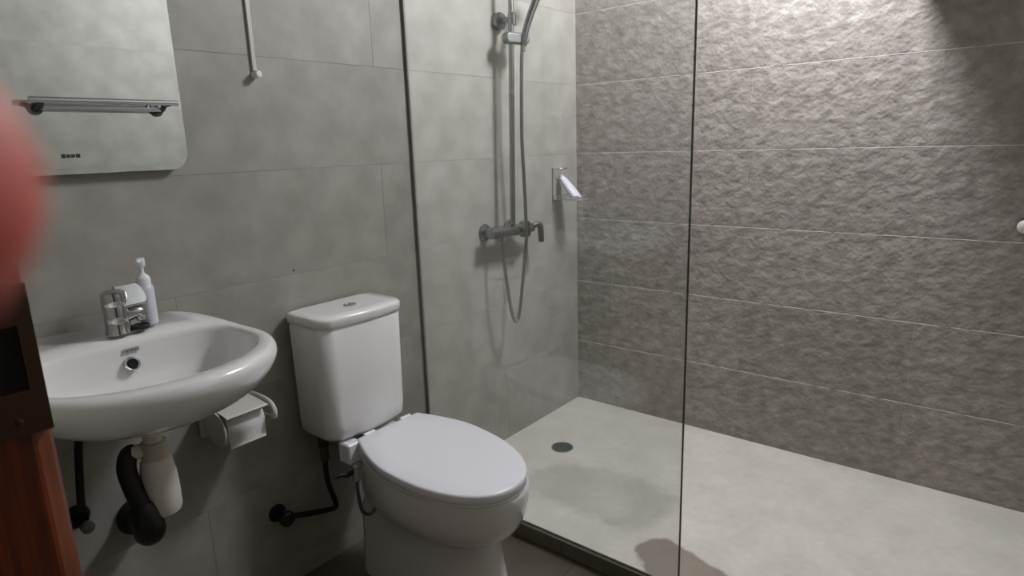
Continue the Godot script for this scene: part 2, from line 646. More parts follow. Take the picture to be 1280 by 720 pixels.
func build_doorway() -> void:
	var d := setting("door_1", "red-brown varnished wooden door frame at the edge of the doorway, with a dark latch plate")
	var w := wood(Color(0.50, 0.225, 0.06), 31)
	# jamb with a bevelled inner corner: outline in x and z, stretched upwards
	var s := Shape.new()
	var o := PackedVector2Array([Vector2(-2.515, 0.862), Vector2(-2.352, 0.862), Vector2(-2.352, 0.884), Vector2(-2.356, 0.890), Vector2(-2.369, 0.899), Vector2(-2.373, 0.9), Vector2(-2.515, 0.9)])
	var stand := Transform3D(Basis(Vector3.RIGHT, Vector3.BACK, Vector3.UP), Vector3(0, LOW, 0))
	s.prism(o, 2.14, stand, 0.0, true)
	put("jamb", s, w, d)
	s = Shape.new()
	s.box(Vector3(-2.4335, 1.01, 1.939), Vector3(0.163, 2.14, 0.038), 0.003)
	put("jamb", s, w, d)
	s = Shape.new()
	s.box(Vector3(-2.4335, 2.1, 1.41), Vector3(0.163, 0.038, 1.1), 0.003)
	put("head", s, w, d)
	s = Shape.new()
	s.box(Vector3(-2.455, 1.01, 0.906), Vector3(0.05, 2.1, 0.012), 0.002)
	put("door_stop", s, w, d)
	# latch plate: its cut-out holds a black slab that paints the hollow's shade
	var plate := Node3D.new()
	plate.name = "strike_plate"
	d.add_child(plate, true)
	s = Shape.new()
	var y0 := 0.985
	var y1 := 1.135
	var hx0 := -2.394
	var hx1 := -2.3665
	var hy0 := 1.03
	var hy1 := 1.095
	for b in [[-2.412, -2.3535, hy1, y1], [-2.412, -2.3535, y0, hy0], [-2.412, hx0, hy0, hy1], [hx1, -2.3535, hy0, hy1]]:
		s.box(Vector3((b[0] + b[1]) / 2, (b[2] + b[3]) / 2, 0.8985), Vector3(b[1] - b[0], b[3] - b[2], 0.006))
	put("plate", s, mat(Color(0.27, 0.17, 0.10), 0.5, 0.2), plate)
	s = Shape.new()
	s.box(Vector3((hx0 + hx1) / 2, (hy0 + hy1) / 2, 0.8965), Vector3(hx1 - hx0, hy1 - hy0, 0.008))
	put("latch_black_slab", s, mat(Color(0.012, 0.01, 0.01), 0.9), plate)
	for y in [1.0, 1.12]:
		s = Shape.new()
		s.lathe([Vector2(0.0035, 0), Vector2(0.003, 0.0012), Vector2(0, 0.0016)], Transform3D(Basis(Vector3.RIGHT, PI / 2), Vector3(-2.38, y, 0.9015)), 12)
		put("screw", s, mat(Color(0.35, 0.28, 0.2), 0.4, 0.8), plate)


func build_lamp(called: String, label: String, at: Vector3, glow_: float) -> void:
	var o := thing(called, label, "lamp", Vector3(at.x, TOP, at.z))
	var s := Shape.new()
	s.lathe([Vector2(0.0, 0.0), Vector2(0.10, 0.0), Vector2(0.105, -0.006), Vector2(0.10, -0.03), Vector2(0.085, -0.035), Vector2(0.045, -0.04), Vector2(0.042, at.y - TOP + 0.155), Vector2(0.0, at.y - TOP + 0.155)])
	put("base", s, mat(Color(0.88, 0.88, 0.87), 0.4), o)
	s = Shape.new()
	var prof := []
	for k in 17:
		var a := PI * (0.12 + 0.88 * k / 16.0)
		prof.append(Vector2(sin(a) * 0.16, at.y - TOP + cos(a) * 0.16))
	s.lathe(prof)
	var glow := mat(Color(0.95, 0.95, 0.93), 0.3)
	glow.emission_enabled = true
	glow.emission = Color(1.0, 0.98, 0.95)
	glow.emission_energy_multiplier = glow_
	put("shade", s, glow, o)


func build_glass() -> void:
	var o := thing("glass_panel", "tall clear fixed glass screen between the toilet and the shower", "glass screen", Vector3(STEP, 0, 0))
	var g := mat(Color(0.70, 0.76, 0.72, 0.075), 0.02)
	g.transparency = BaseMaterial3D.TRANSPARENCY_ALPHA
	var s := Shape.new()
	s.box(Vector3(0.005, 1.003, 0.501), Vector3(0.006, 1.99, 0.989), 0.0)
	put("pane", s, g, o)
	var rim := mat(Color(0.27, 0.32, 0.29), 0.25)
	s = Shape.new()
	s.box(Vector3(0.005, 1.003, 0.9985), Vector3(0.0062, 1.99, 0.004), 0.001)
	put("free_edge", s, rim, o)
	s = Shape.new()
	s.box(Vector3(0.005, 1.0, 0.006), Vector3(0.0085, 1.998, 0.010), 0.001)
	put("wall_channel", s, mat(Color(0.46, 0.46, 0.44), 0.5), o)
	s = Shape.new()
	s.box(Vector3(0.005, 0.0025, 0.5), Vector3(0.007, 0.005, 0.99), 0.001)
	put("bottom_seal", s, mat(Color(0.30, 0.31, 0.29), 0.5), o)


# unseen heater-shaped box, added to shade the upper part of the stone wall
func build_added_heater() -> void:
	var o := thing("added_shade_heater", "added unseen white box shaped as a heater that shades the stone wall", "water heater", Vector3(0, 1.73, 1.49))
	var white := mat(Color(0.86, 0.86, 0.85), 0.35)
	var s := Shape.new()
	s.box(Vector3(-0.16, 0.25, 0), Vector3(0.29, 0.5, 0.42), 0.03)
	put("body", s, white, o)
	s = Shape.new()
	s.box(Vector3(-0.007, 0.27, 0), Vector3(0.013, 0.4, 0.3))
	put("mounting_plate", s, mat(Color(0.5, 0.5, 0.5), 0.5), o)
	for z in [-0.06, 0.06]:
		s = Shape.new()
		s.tube([Vector3(-0.12, 0.004, z), Vector3(-0.12, -0.03, z), Vector3(-0.07, -0.045, z), Vector3(-0.004, -0.045, z)], 0.008, 12)
		put("water_pipe", s, chrome(0.25), o)
	s = Shape.new()
	s.lathe([Vector2(0.022, 0.0), Vector2(0.02, 0.012), Vector2(0, 0.014)], Transform3D(Basis(Vector3.BACK, PI / 2), Vector3(-0.304, 0.12, 0)), 24)
	put("temperature_knob", s, mat(Color(0.3, 0.3, 0.32), 0.4), o)


func ceramic() -> StandardMaterial3D:
	var m := mat(Color(0.89, 0.885, 0.88), 0.16)
	m.clearcoat_enabled = true
	m.clearcoat = 0.6
	m.clearcoat_roughness = 0.06
	return m


func chrome(rough := 0.12) -> StandardMaterial3D:
	return mat(Color(0.80, 0.80, 0.80), rough, 1.0)


# plan of a toilet bowl or seat: half width, back z, front z, back half width
func egg(hw: float, zb: float, zf: float, bw: float, wide_at: float, e := 2.2, n := 18) -> Array:
	var r := []
	for k in n:
		var t := float(k) / n
		r.append(Vector2(bw + (hw - bw) * sin(t * PI / 2), zb + (wide_at - zb) * t))
	for k in n + 1:
		var a := PI / 2 * k / n
		r.append(Vector2(hw * pow(maxf(cos(a), 0.0), 2 / e), wide_at + (zf - wide_at) * pow(sin(a), 2 / e)))
	var full := r.duplicate()
	for k in range(r.size() - 2, -1, -1):
		full.append(Vector2(-r[k].x, r[k].y))
	return full


func level(plan: Array, y: float, slope := 0.0, inset := 0.0, mid := Vector2(0, 0.42)) -> PackedVector3Array:
	var ring := PackedVector3Array()
	for p in plan:
		var d: Vector2 = p - mid
		var q: Vector2 = p - d.normalized() * inset
		ring.append(Vector3(q.x, y - slope * (q.y - 0.19), q.y))
	return ring


func build_toilet() -> void:
	var cer := ceramic()
	var plastic := mat(Color(0.92, 0.92, 0.94), 0.28)
	var o := thing("toilet", "white close-coupled toilet with closed lid beside the glass screen", "toilet", Vector3(-1.362, LOW, 0))
	var base := -LOW
	# bowl and pedestal (heights above the bathroom floor)
	var s := Shape.new()
	var list := []
	list.append(level(egg(0.116, 0.14, 0.655, 0.10, 0.36, 2.6), 0.0))
	list.append(level(egg(0.114, 0.14, 0.65, 0.10, 0.36, 2.6), 0.02))
	list.append(level(egg(0.108, 0.14, 0.63, 0.095, 0.36, 2.5), 0.08))
	list.append(level(egg(0.105, 0.14, 0.615, 0.09, 0.36, 2.4), 0.16))
	list.append(level(egg(0.108, 0.14, 0.613, 0.09, 0.36, 2.3), 0.235))
	list.append(level(egg(0.122, 0.155, 0.634, 0.09, 0.38, 2.2), 0.256))
	list.append(level(egg(0.141, 0.16, 0.655, 0.09, 0.39, 2.2), 0.272))
	list.append(level(egg(0.156, 0.16, 0.672, 0.095, 0.40, 2.2), 0.292))
	list.append(level(egg(0.166, 0.165, 0.686, 0.10, 0.40, 2.2), 0.322))
	list.append(level(egg(0.172, 0.17, 0.695, 0.105, 0.40, 2.2), 0.36))
	list.append(level(egg(0.175, 0.17, 0.699, 0.110, 0.40, 2.2), 0.43, 0.06))
	list.append(level(egg(0.174, 0.17, 0.698, 0.110, 0.40, 2.2), 0.441, 0.06))
	list.append(level(egg(0.165, 0.175, 0.690, 0.105, 0.40, 2.2), 0.445, 0.06))
	s.rings(list)
	put("bowl", s, cer, o)
	s = Shape.new()
	s.box(Vector3(0.0, 0.40, 0.13), Vector3(0.14, 0.14, 0.2), 0.03)
	put("rear_block", s, cer, o)
	# seat and lid, sloping a little to the front
	var turn := Node3D.new()
	turn.name = "seat_cover"
	turn.rotation.y = -0.028
	turn.position = Vector3(0.004, base, 0)
	o.add_child(turn, true)
	var hb := 0.42
	var pl := egg(0.178, 0.19, 0.70, 0.117, 0.40, 2.2)
	s = Shape.new()
	s.rings([level(pl, hb - 0.034, 0.06, 0.006), level(pl, hb - 0.032, 0.06, 0.001), level(pl, hb - 0.0295, 0.06, 0.0), level(pl, hb - 0.0285, 0.06, 0.002)], true, true)
	put("seat", s, plastic, turn)
	s = Shape.new()
	s.rings([level(pl, hb - 0.0285, 0.06, 0.002), level(pl, hb - 0.0275, 0.06, 0.0003), level(pl, hb - 0.006, 0.06, 0.0), level(pl, hb - 0.002, 0.06, 0.002), level(pl, hb, 0.06, 0.008), level(pl, hb + 0.001, 0.06, 0.06)], true, true)
	put("lid", s, plastic, turn)
	for x in [-0.07, 0.07]:
		s = Shape.new()
		s.cyl(Vector3(x - 0.02, hb - 0.006, 0.186), Vector3(x + 0.02, hb - 0.006, 0.186), 0.008)
		put("hinge", s, plastic, turn)
	# cistern
	var tank := func(dx: float, front: float) -> PackedVector2Array:
		var p := PackedVector2Array()
		var x0 := -0.198 - dx
		var x1 := 0.105 + dx
		for k in 5:   # back corners are tight, front ones wide, the front bows out
			var a := PI + PI / 2 * k / 4
			p.append(Vector2(x0 + 0.015 + cos(a) * 0.015, 0.027 + sin(a) * 0.015))
		for k in 5:
			var a := 1.5 * PI + PI / 2 * k / 4
			p.append(Vector2(x1 - 0.015 + cos(a) * 0.015, 0.027 + sin(a) * 0.015))
		for k in 9:
			var a := PI / 2 * k / 8
			p.append(Vector2(x1 - 0.05 + cos(a) * 0.05, front - 0.06 + sin(a) * 0.05))
		for k in range(1, 6):
			var t := k / 6.0
			p.append(Vector2(lerpf(x1 - 0.05, x0 + 0.05, t), front - 0.01 + 0.01 * sin(PI * t)))
		for k in 9:
			var a := PI / 2 + PI / 2 * k / 8
			p.append(Vector2(x0 + 0.05 + cos(a) * 0.05, front - 0.06 + sin(a) * 0.05))
		return p
	var ring := func(dx: float, front: float, y: float) -> PackedVector3Array:
		var r := PackedVector3Array()
		for p in tank.call(dx, front):
			r.append(Vector3(p.x, y, p.y))
		return r
	s = Shape.new()
	s.rings([ring.call(-0.03, 0.165, base + 0.418), ring.call(-0.012, 0.180, base + 0.422), ring.call(-0.005, 0.187, base + 0.434), ring.call(-0.003, 0.189, base + 0.47), ring.call(0.0, 0.193, base + 0.758), ring.call(-0.003, 0.190, base + 0.762), ring.call(-0.004, 0.189, base + 0.768)])
	put("cistern", s, cer, o)
	s = Shape.new()
	s.rings([ring.call(0.002, 0.195, base + 0.767), ring.call(0.0045, 0.1975, base + 0.770), ring.call(0.005, 0.198, base + 0.786), ring.call(0.003, 0.196, base + 0.792), ring.call(-0.003, 0.190, base + 0.796), ring.call(-0.03, 0.165, base + 0.797)])
	put("cistern_lid", s, cer, o)
	s = Shape.new()
	s.lathe([Vector2(0.019, 0), Vector2(0.019, 0.003), Vector2(0.0165, 0.0045), Vector2(0.016, 0.003), Vector2(0.0, 0.0035)], Transform3D(Basis.IDENTITY, Vector3(-0.041, base + 0.7965, 0.105)), 28)
	put("flush_button", s, chrome(0.25), o)
	# white shelf of the bowl under the cistern
	s = Shape.new()
	s.box(Vector3(-0.138, base + 0.385, 0.178), Vector3(0.048, 0.062, 0.05), 0.004)
	put("mounting_block", s, plastic, o)


# ---------------------------------------------------------------- basin
func build_basin() -> void:
	var o := thing("washbasin", "white oval wall-hung washbasin under the mirror", "basin", Vector3(-2.035, 0, 0))
	var cer := ceramic()
	var mid := 0.275
	var n := 96
	var outer := func(k: float, shrink: float, lift: float) -> Vector3:
		var a := TAU * k / n
		var b := 0.240 if sin(a) > 0 else 0.38
		var p := Vector2(cos(a) * 0.254, sin(a) * b) * shrink
		if p.y < 0.004 - mid:
			p *= (mid - 0.004) / -p.y
		return Vector3(p.x, lift, mid + p.y)
	var inner := func(k: float, shrink: float, lift: float) -> Vector3:
		var a := TAU * k / n
		var c := cos(a)
		var t := sin(a)
		var p := Vector2(c * 0.220, t * 0.19)
		if t < 0:
			p = Vector2(signf(c) * pow(absf(c), 0.5) * 0.220, -pow(-t, 0.5) * 0.122)
		p *= shrink
		return Vector3(p.x, lift, mid - 0.02 * (1.0 - shrink) + p.y)
	var make := func(f: Callable, shrink: float, lift: float, back := 0.0) -> PackedVector3Array:
		var r := PackedVector3Array()
		for k in n:
			var p: Vector3 = f.call(k, shrink, lift)
			p.y += back * (1.0 - smoothstep(0.02, 0.24, p.z))
			r.append(p)
		return r
	var s := Shape.new()
	var list := []
	for q in [[0.11, 0.684], [0.13, 0.700], [0.22, 0.712], [0.42, 0.722], [0.62, 0.738], [0.78, 0.757], [0.90, 0.780], [0.965, 0.803]]:
		list.append(make.call(outer, q[0], q[1]))
	for q in [[0.993, 0.818, 0.005], [1.0, 0.830, 0.010], [0.99, 0.840, 0.015], [0.965, 0.847, 0.019], [0.94, 0.8495, 0.021]]:
		list.append(make.call(outer, q[0], q[1], q[2]))
	for q in [[1.025, 0.8495, 0.021], [1.0, 0.8465, 0.020], [0.985, 0.839, 0.016], [0.965, 0.82, 0.008], [0.92, 0.785, 0.0], [0.82, 0.757, 0.0], [0.66, 0.742, 0.0], [0.42, 0.734, 0.0], [0.11, 0.729, 0.0]]:
		list.append(make.call(inner, q[0], q[1], q[2]))
	s.rings(list)
	put("bowl", s, cer, o)
	s = Shape.new()
	s.lathe([Vector2(0.030, 0.0), Vector2(0.031, 0.002), Vector2(0.024, 0.003), Vector2(0.02, -0.001), Vector2(0.0, -0.001)], Transform3D(Basis.IDENTITY, Vector3(0, 0.7305, mid - 0.018)), 28)
	put("drain_ring", s, chrome(), o)
	# overflow: a ring round a black disc that paints the shade of the hole
	var tilt := Transform3D(Basis(Vector3.RIGHT, 1.2), Vector3(0.008, 0.809, 0.1655))
	s = Shape.new()
	s.lathe([Vector2(0.016, -0.004), Vector2(0.016, 0.002), Vector2(0.0135, 0.004), Vector2(0.0115, 0.003), Vector2(0.0115, -0.004)], tilt, 28)
	put("overflow_ring", s, chrome(0.2), o)
	s = Shape.new()
	s.lathe([Vector2(0.0115, -0.004), Vector2(0.0115, 0.0015), Vector2(0, 0.0015)], tilt, 24)
	put("overflow_black_disc", s, mat(Color(0.02, 0.02, 0.02), 0.9), o)
	# small worn grey maker's print above the overflow, not readable
	s = Shape.new()
	for k in 4:
		s.box(Vector3(0.0 + k * 0.0085, 0.8385, 0.158), Vector3(0.0068, 0.008, 0.0012), 0.0, Basis(Vector3.RIGHT, -0.3))
	put("printed_mark", s, mat(Color(0.50, 0.49, 0.48), 0.5), o)

	# tap
	var deck := 0.868
	var t := thing("basin_tap", "chrome single-lever mixer tap on the back edge of the basin", "tap", Vector3(-2.021, deck, 0.104))
	var cr := chrome(0.1)
	s = Shape.new()
	s.lathe([Vector2(0.0, 0.0), Vector2(0.027, 0.0), Vector2(0.027, 0.003), Vector2(0.0245, 0.007), Vector2(0.0245, 0.03), Vector2(0.0255, 0.061), Vector2(0.025, 0.0625)])
	put("body", s, cr, t)
	s = Shape.new()
	s.tube([Vector3(0.010, 0.034, 0.0), Vector3(0.030, 0.041, 0.004), Vector3(0.042, 0.041, 0.006), Vector3(0.048, 0.036, 0.007)], [0.017, 0.0155, 0.0135, 0.0115], 20)
	put("spout", s, cr, t)
	s = Shape.new()
	s.cyl(Vector3(0.0455, 0.021, 0.007), Vector3(0.0455, 0.032, 0.007), 0.0095)
	put("aerator", s, chrome(0.35), t)
	s = Shape.new()
	s.lathe([Vector2(0.025, 0.063), Vector2(0.0255, 0.064), Vector2(0.0255, 0.082), Vector2(0.024, 0.092), Vector2(0.014, 0.098), Vector2(0.0, 0.0995)])
	put("lever_hub", s, cr, t)
	s = Shape.new()
	var lever := PackedVector2Array()
	for k in 13:
		var a := -PI / 2 + PI * k / 12
		lever.append(Vector2(0.054 + cos(a) * 0.012, 0.012 + sin(a) * 0.034 if sin(a) > 0 else sin(a) * 0.020 + 0.012))
	lever.append(Vector2(0.006, 0.046))
	lever.append(Vector2(0.006, -0.008))
	s.prism(lever, 0.009, Transform3D(Basis(Vector3.UP, 0.12) * Basis(Vector3.RIGHT, -0.6), Vector3(0, 0.062, 0.014)), 0.003)
	put("lever", s, cr, t)

	# pump bottle and loose plug on the basin
	var b := thing("pump_bottle", "slim white pump bottle standing beside the tap", "bottle", Vector3(-1.950, 0.8690, 0.088))
	var white := mat(Color(0.86, 0.86, 0.88), 0.35)
	s = Shape.new()
	s.lathe([Vector2(0.0, 0.0), Vector2(0.016, 0.0), Vector2(0.0185, 0.003), Vector2(0.019, 0.083), Vector2(0.018, 0.09), Vector2(0.0158, 0.0925)])
	put("body", s, mat(Color(0.80, 0.80, 0.84), 0.35), b)
	s = Shape.new()
	s.lathe([Vector2(0.0155, 0.0925), Vector2(0.0155, 0.108), Vector2(0.0125, 0.114), Vector2(0.0065, 0.119), Vector2(0.0052, 0.122), Vector2(0.005, 0.137), Vector2(0.0, 0.137)])
	put("collar", s, white, b)
	s = Shape.new()
	s.lathe([Vector2(0.0065, 0.134), Vector2(0.0092, 0.138), Vector2(0.0098, 0.15), Vector2(0.0085, 0.155), Vector2(0.0, 0.156)])
	s.tube([Vector3(0, 0.148, 0), Vector3(-0.006, 0.149, 0.006), Vector3(-0.012, 0.147, 0.012)], [0.006, 0.0055, 0.0045], 10, 4)
	put("pump_head", s, white, b)
	b = thing("basin_plug", "small black rubber basin plug lying under the tap spout", "plug", Vector3(-1.978, 0.8690, 0.108))
	s = Shape.new()
	s.lathe([Vector2(0.0, 0.0), Vector2(0.017, 0.0), Vector2(0.0195, 0.003), Vector2(0.0195, 0.007), Vector2(0.0175, 0.009), Vector2(0.013, 0.0085), Vector2(0.0, 0.008)])
	put("disc", s, mat(Color(0.035, 0.035, 0.037), 0.45), b)
	s = Shape.new()
	s.lathe([Vector2(0.004, 0.008), Vector2(0.003, 0.011), Vector2(0.0, 0.0115)], Transform3D.IDENTITY, 12)
	put("stud", s, mat(Color(0.06, 0.06, 0.06), 0.4), b)

	# waste trap under the basin
	var trap := thing("waste_trap", "off-white plastic bottle trap hanging below the basin", "drain trap", Vector3(-2.038, 0.036, 0.24))
	var pl := mat(Color(0.80, 0.79, 0.75), 0.4)
	s = Shape.new()
	s.lathe([Vector2(0.0, 0.652), Vector2(0.028, 0.652), Vector2(0.030, 0.646), Vector2(0.028, 0.638), Vector2(0.019, 0.632), Vector2(0.0185, 0.60)])
	put("tailpiece", s, pl, trap)
	s = Shape.new()
	var ribbed := [Vector2(0.0, 0.617), Vector2(0.024, 0.617)]
	for k in 5:
		ribbed.append(Vector2(0.0285, 0.612 - k * 0.006))
		ribbed.append(Vector2(0.0265, 0.609 - k * 0.006))
	ribbed.append(Vector2(0.028, 0.578))
	s.lathe(ribbed, Transform3D.IDENTITY, 28, 2.0)
	put("nut", s, mat(Color(0.72, 0.69, 0.62), 0.45), trap)
	s = Shape.new()
	s.lathe([Vector2(0.027, 0.58), Vector2(0.031, 0.572), Vector2(0.036, 0.54), Vector2(0.0375, 0.50), Vector2(0.0375, 0.462), Vector2(0.034, 0.452), Vector2(0.026, 0.449), Vector2(0.0, 0.449)])
	put("cup", s, pl, trap)
	s = Shape.new()
	s.cyl(Vector3(-0.02, 0.60, -0.006), Vector3(-0.042, 0.603, -0.012), 0.016)
	put("outlet", s, pl, trap)

	var hose := thing("drain_hose", "thick black rubber drain hose curving from the trap to the wall", "hose")
	var rub := mat(Color(0.02, 0.02, 0.022), 0.55)
	s = Shape.new()
	s.tube([Vector3(-2.070, 0.639, 0.228), Vector3(-2.084, 0.634, 0.226), Vector3(-2.094, 0.605, 0.232), Vector3(-2.091, 0.56, 0.245), Vector3(-2.085, 0.52, 0.255)], [0.0165, 0.0185, 0.019, 0.019, 0.019], 16)
	put("pipe", s, rub, hose)
	s = Shape.new()
	s.tube([Vector3(-2.0855, 0.528, 0.253), Vector3(-2.083, 0.507, 0.256), Vector3(-2.075, 0.47, 0.25), Vector3(-2.062, 0.435, 0.205), Vector3(-2.036, 0.40, 0.12), Vector3(-2.018, 0.378, 0.012)], [0.021, 0.026, 0.030, 0.032, 0.032, 0.032], 18)
	put("sleeve", s, rub, hose)
	s = Shape.new()
	s.lathe([Vector2(0.033, 0.001), Vector2(0.048, 0.001), Vector2(0.049, 0.006), Vector2(0.040, 0.02), Vector2(0.033, 0.024)], Transform3D(Basis(Vector3.RIGHT, PI / 2), Vector3(-2.018, 0.377, 0)), 28)
	put("wall_collar", s, rub, hose)

	hose = thing("supply_hose", "thin black water supply hose running down the wall by the door frame", "hose", Vector3(0, 0.03, 0))
	s = Shape.new()
	s.tube([Vector3(-2.125, 0.688, 0.085), Vector3(-2.121, 0.64, 0.068), Vector3(-2.128, 0.57, 0.055), Vector3(-2.138, 0.48, 0.052), Vector3(-2.142, 0.43, 0.05)], 0.0085, 12)
	put("pipe", s, rub, hose)
	s = Shape.new()
	s.cyl(Vector3(-2.142, 0.435, 0.05), Vector3(-2.142, 0.412, 0.05), 0.012)
	s.cyl(Vector3(-2.142, 0.405, 0.062), Vector3(-2.142, 0.405, 0.004), 0.011)
	put("valve_body", s, mat(Color(0.10, 0.10, 0.10), 0.35, 0.6), hose)
	s = Shape.new()
	s.lathe([Vector2(0.028, 0.0005), Vector2(0.028, 0.003), Vector2(0.013, 0.009)], Transform3D(Basis(Vector3.RIGHT, PI / 2), Vector3(-2.142, 0.405, 0)), 24)
	put("rosette", s, mat(Color(0.12, 0.12, 0.12), 0.4, 0.5), hose)
	s = Shape.new()
	s.lathe([Vector2(0.008, 0.0), Vector2(0.014, 0.004), Vector2(0.014, 0.016), Vector2(0.008, 0.02), Vector2(0, 0.0205)], Transform3D(Basis(Vector3.RIGHT, PI / 2), Vector3(-2.142, 0.405, 0.062)), 16)
	put("valve_knob", s, mat(Color(0.38, 0.40, 0.35), 0.4), hose)


func build_mirror() -> void:
	var o := thing("mirror", "frameless mirror with rounded corners above the basin", "mirror", Vector3(-2.025, 1.216, 0.0))
	var w := 0.248
	var h := 0.70
	var r := 0.042
	var out := PackedVector2Array()
	for c in [[w - r, r, -PI / 2], [w - r, h - r, 0.0], [-w + r, h - r, PI / 2], [-w + r, r, PI]]:
		for k in 9:
			var a: float = c[2] + PI / 2 * k / 8
			out.append(Vector2(c[0] + cos(a) * r, c[1] + sin(a) * r))
	var s := Shape.new()
	s.prism(out, 0.004, Transform3D(Basis.IDENTITY, Vector3(0, 0, 0.0165)), 0.0006)
	put("sheet", s, mat(Color(0.90, 0.92, 0.91), 0.03, 1.0), o)
	s = Shape.new()
	s.prism(out, 0.002, Transform3D(Basis.IDENTITY, Vector3(0, 0, 0.0144)), 0.0)
	put("backing", s, mat(Color(0.2, 0.21, 0.21), 0.6), o)
	for x in [-0.15, 0.15]:
		for y in [0.12, 0.55]:
			s = Shape.new()
			s.box(Vector3(x, y, 0.0075), Vector3(0.03, 0.03, 0.0135))
			put("wall_clip", s, mat(Color(0.5, 0.5, 0.5), 0.5), o)
	# small dark print in the lower corner of the glass, too blurred to read
	s = Shape.new()
	for k in 4:
		var tall := [0.0085, 0.007, 0.007, 0.0085]
		s.box(Vector3(-0.0165 + k * 0.0092, 0.039, 0.0208), Vector3(0.0078, tall[k], 0.0008))
	put("printed_mark", s, mat(Color(0.17, 0.17, 0.17), 0.6), o)

	# chrome rail shelf in front of the mirror
	var f := thing("mirror_shelf", "narrow chrome shelf of two rails mounted across the mirror", "shelf", Vector3(-1.953, 1.36, 0))
	var cr := chrome(0.3)
	s = Shape.new()
	s.cyl(Vector3(-0.146, 0.0075, 0.075), Vector3(0.144, 0.0075, 0.075), 0.0062)
	put("front_rail", s, cr, f)
	s = Shape.new()
	s.cyl(Vector3(-0.128, -0.006, 0.052), Vector3(0.120, -0.006, 0.052), 0.0052)
	put("back_rail", s, cr, f)
	for x in [-0.124, 0.116]:
		s = Shape.new()
		s.tube([Vector3(x, -0.008, 0.0205), Vector3(x, -0.007, 0.05), Vector3(x, 0.002, 0.068), Vector3(x + signf(x) * 0.012, 0.0075, 0.0755)], 0.0058, 12)
		put("bracket", s, mat(Color(0.30, 0.30, 0.31), 0.3, 1.0), f)
		s = Shape.new()
		s.lathe([Vector2(0.0, 0.0), Vector2(0.0125, 0.0), Vector2(0.0125, 0.006), Vector2(0.010, 0.009), Vector2(0.0, 0.009)], Transform3D(Basis(Vector3.RIGHT, PI / 2), Vector3(x, -0.008, 0.0206)), 20)
		put("rosette", s, mat(Color(0.35, 0.35, 0.36), 0.25, 1.0), f)


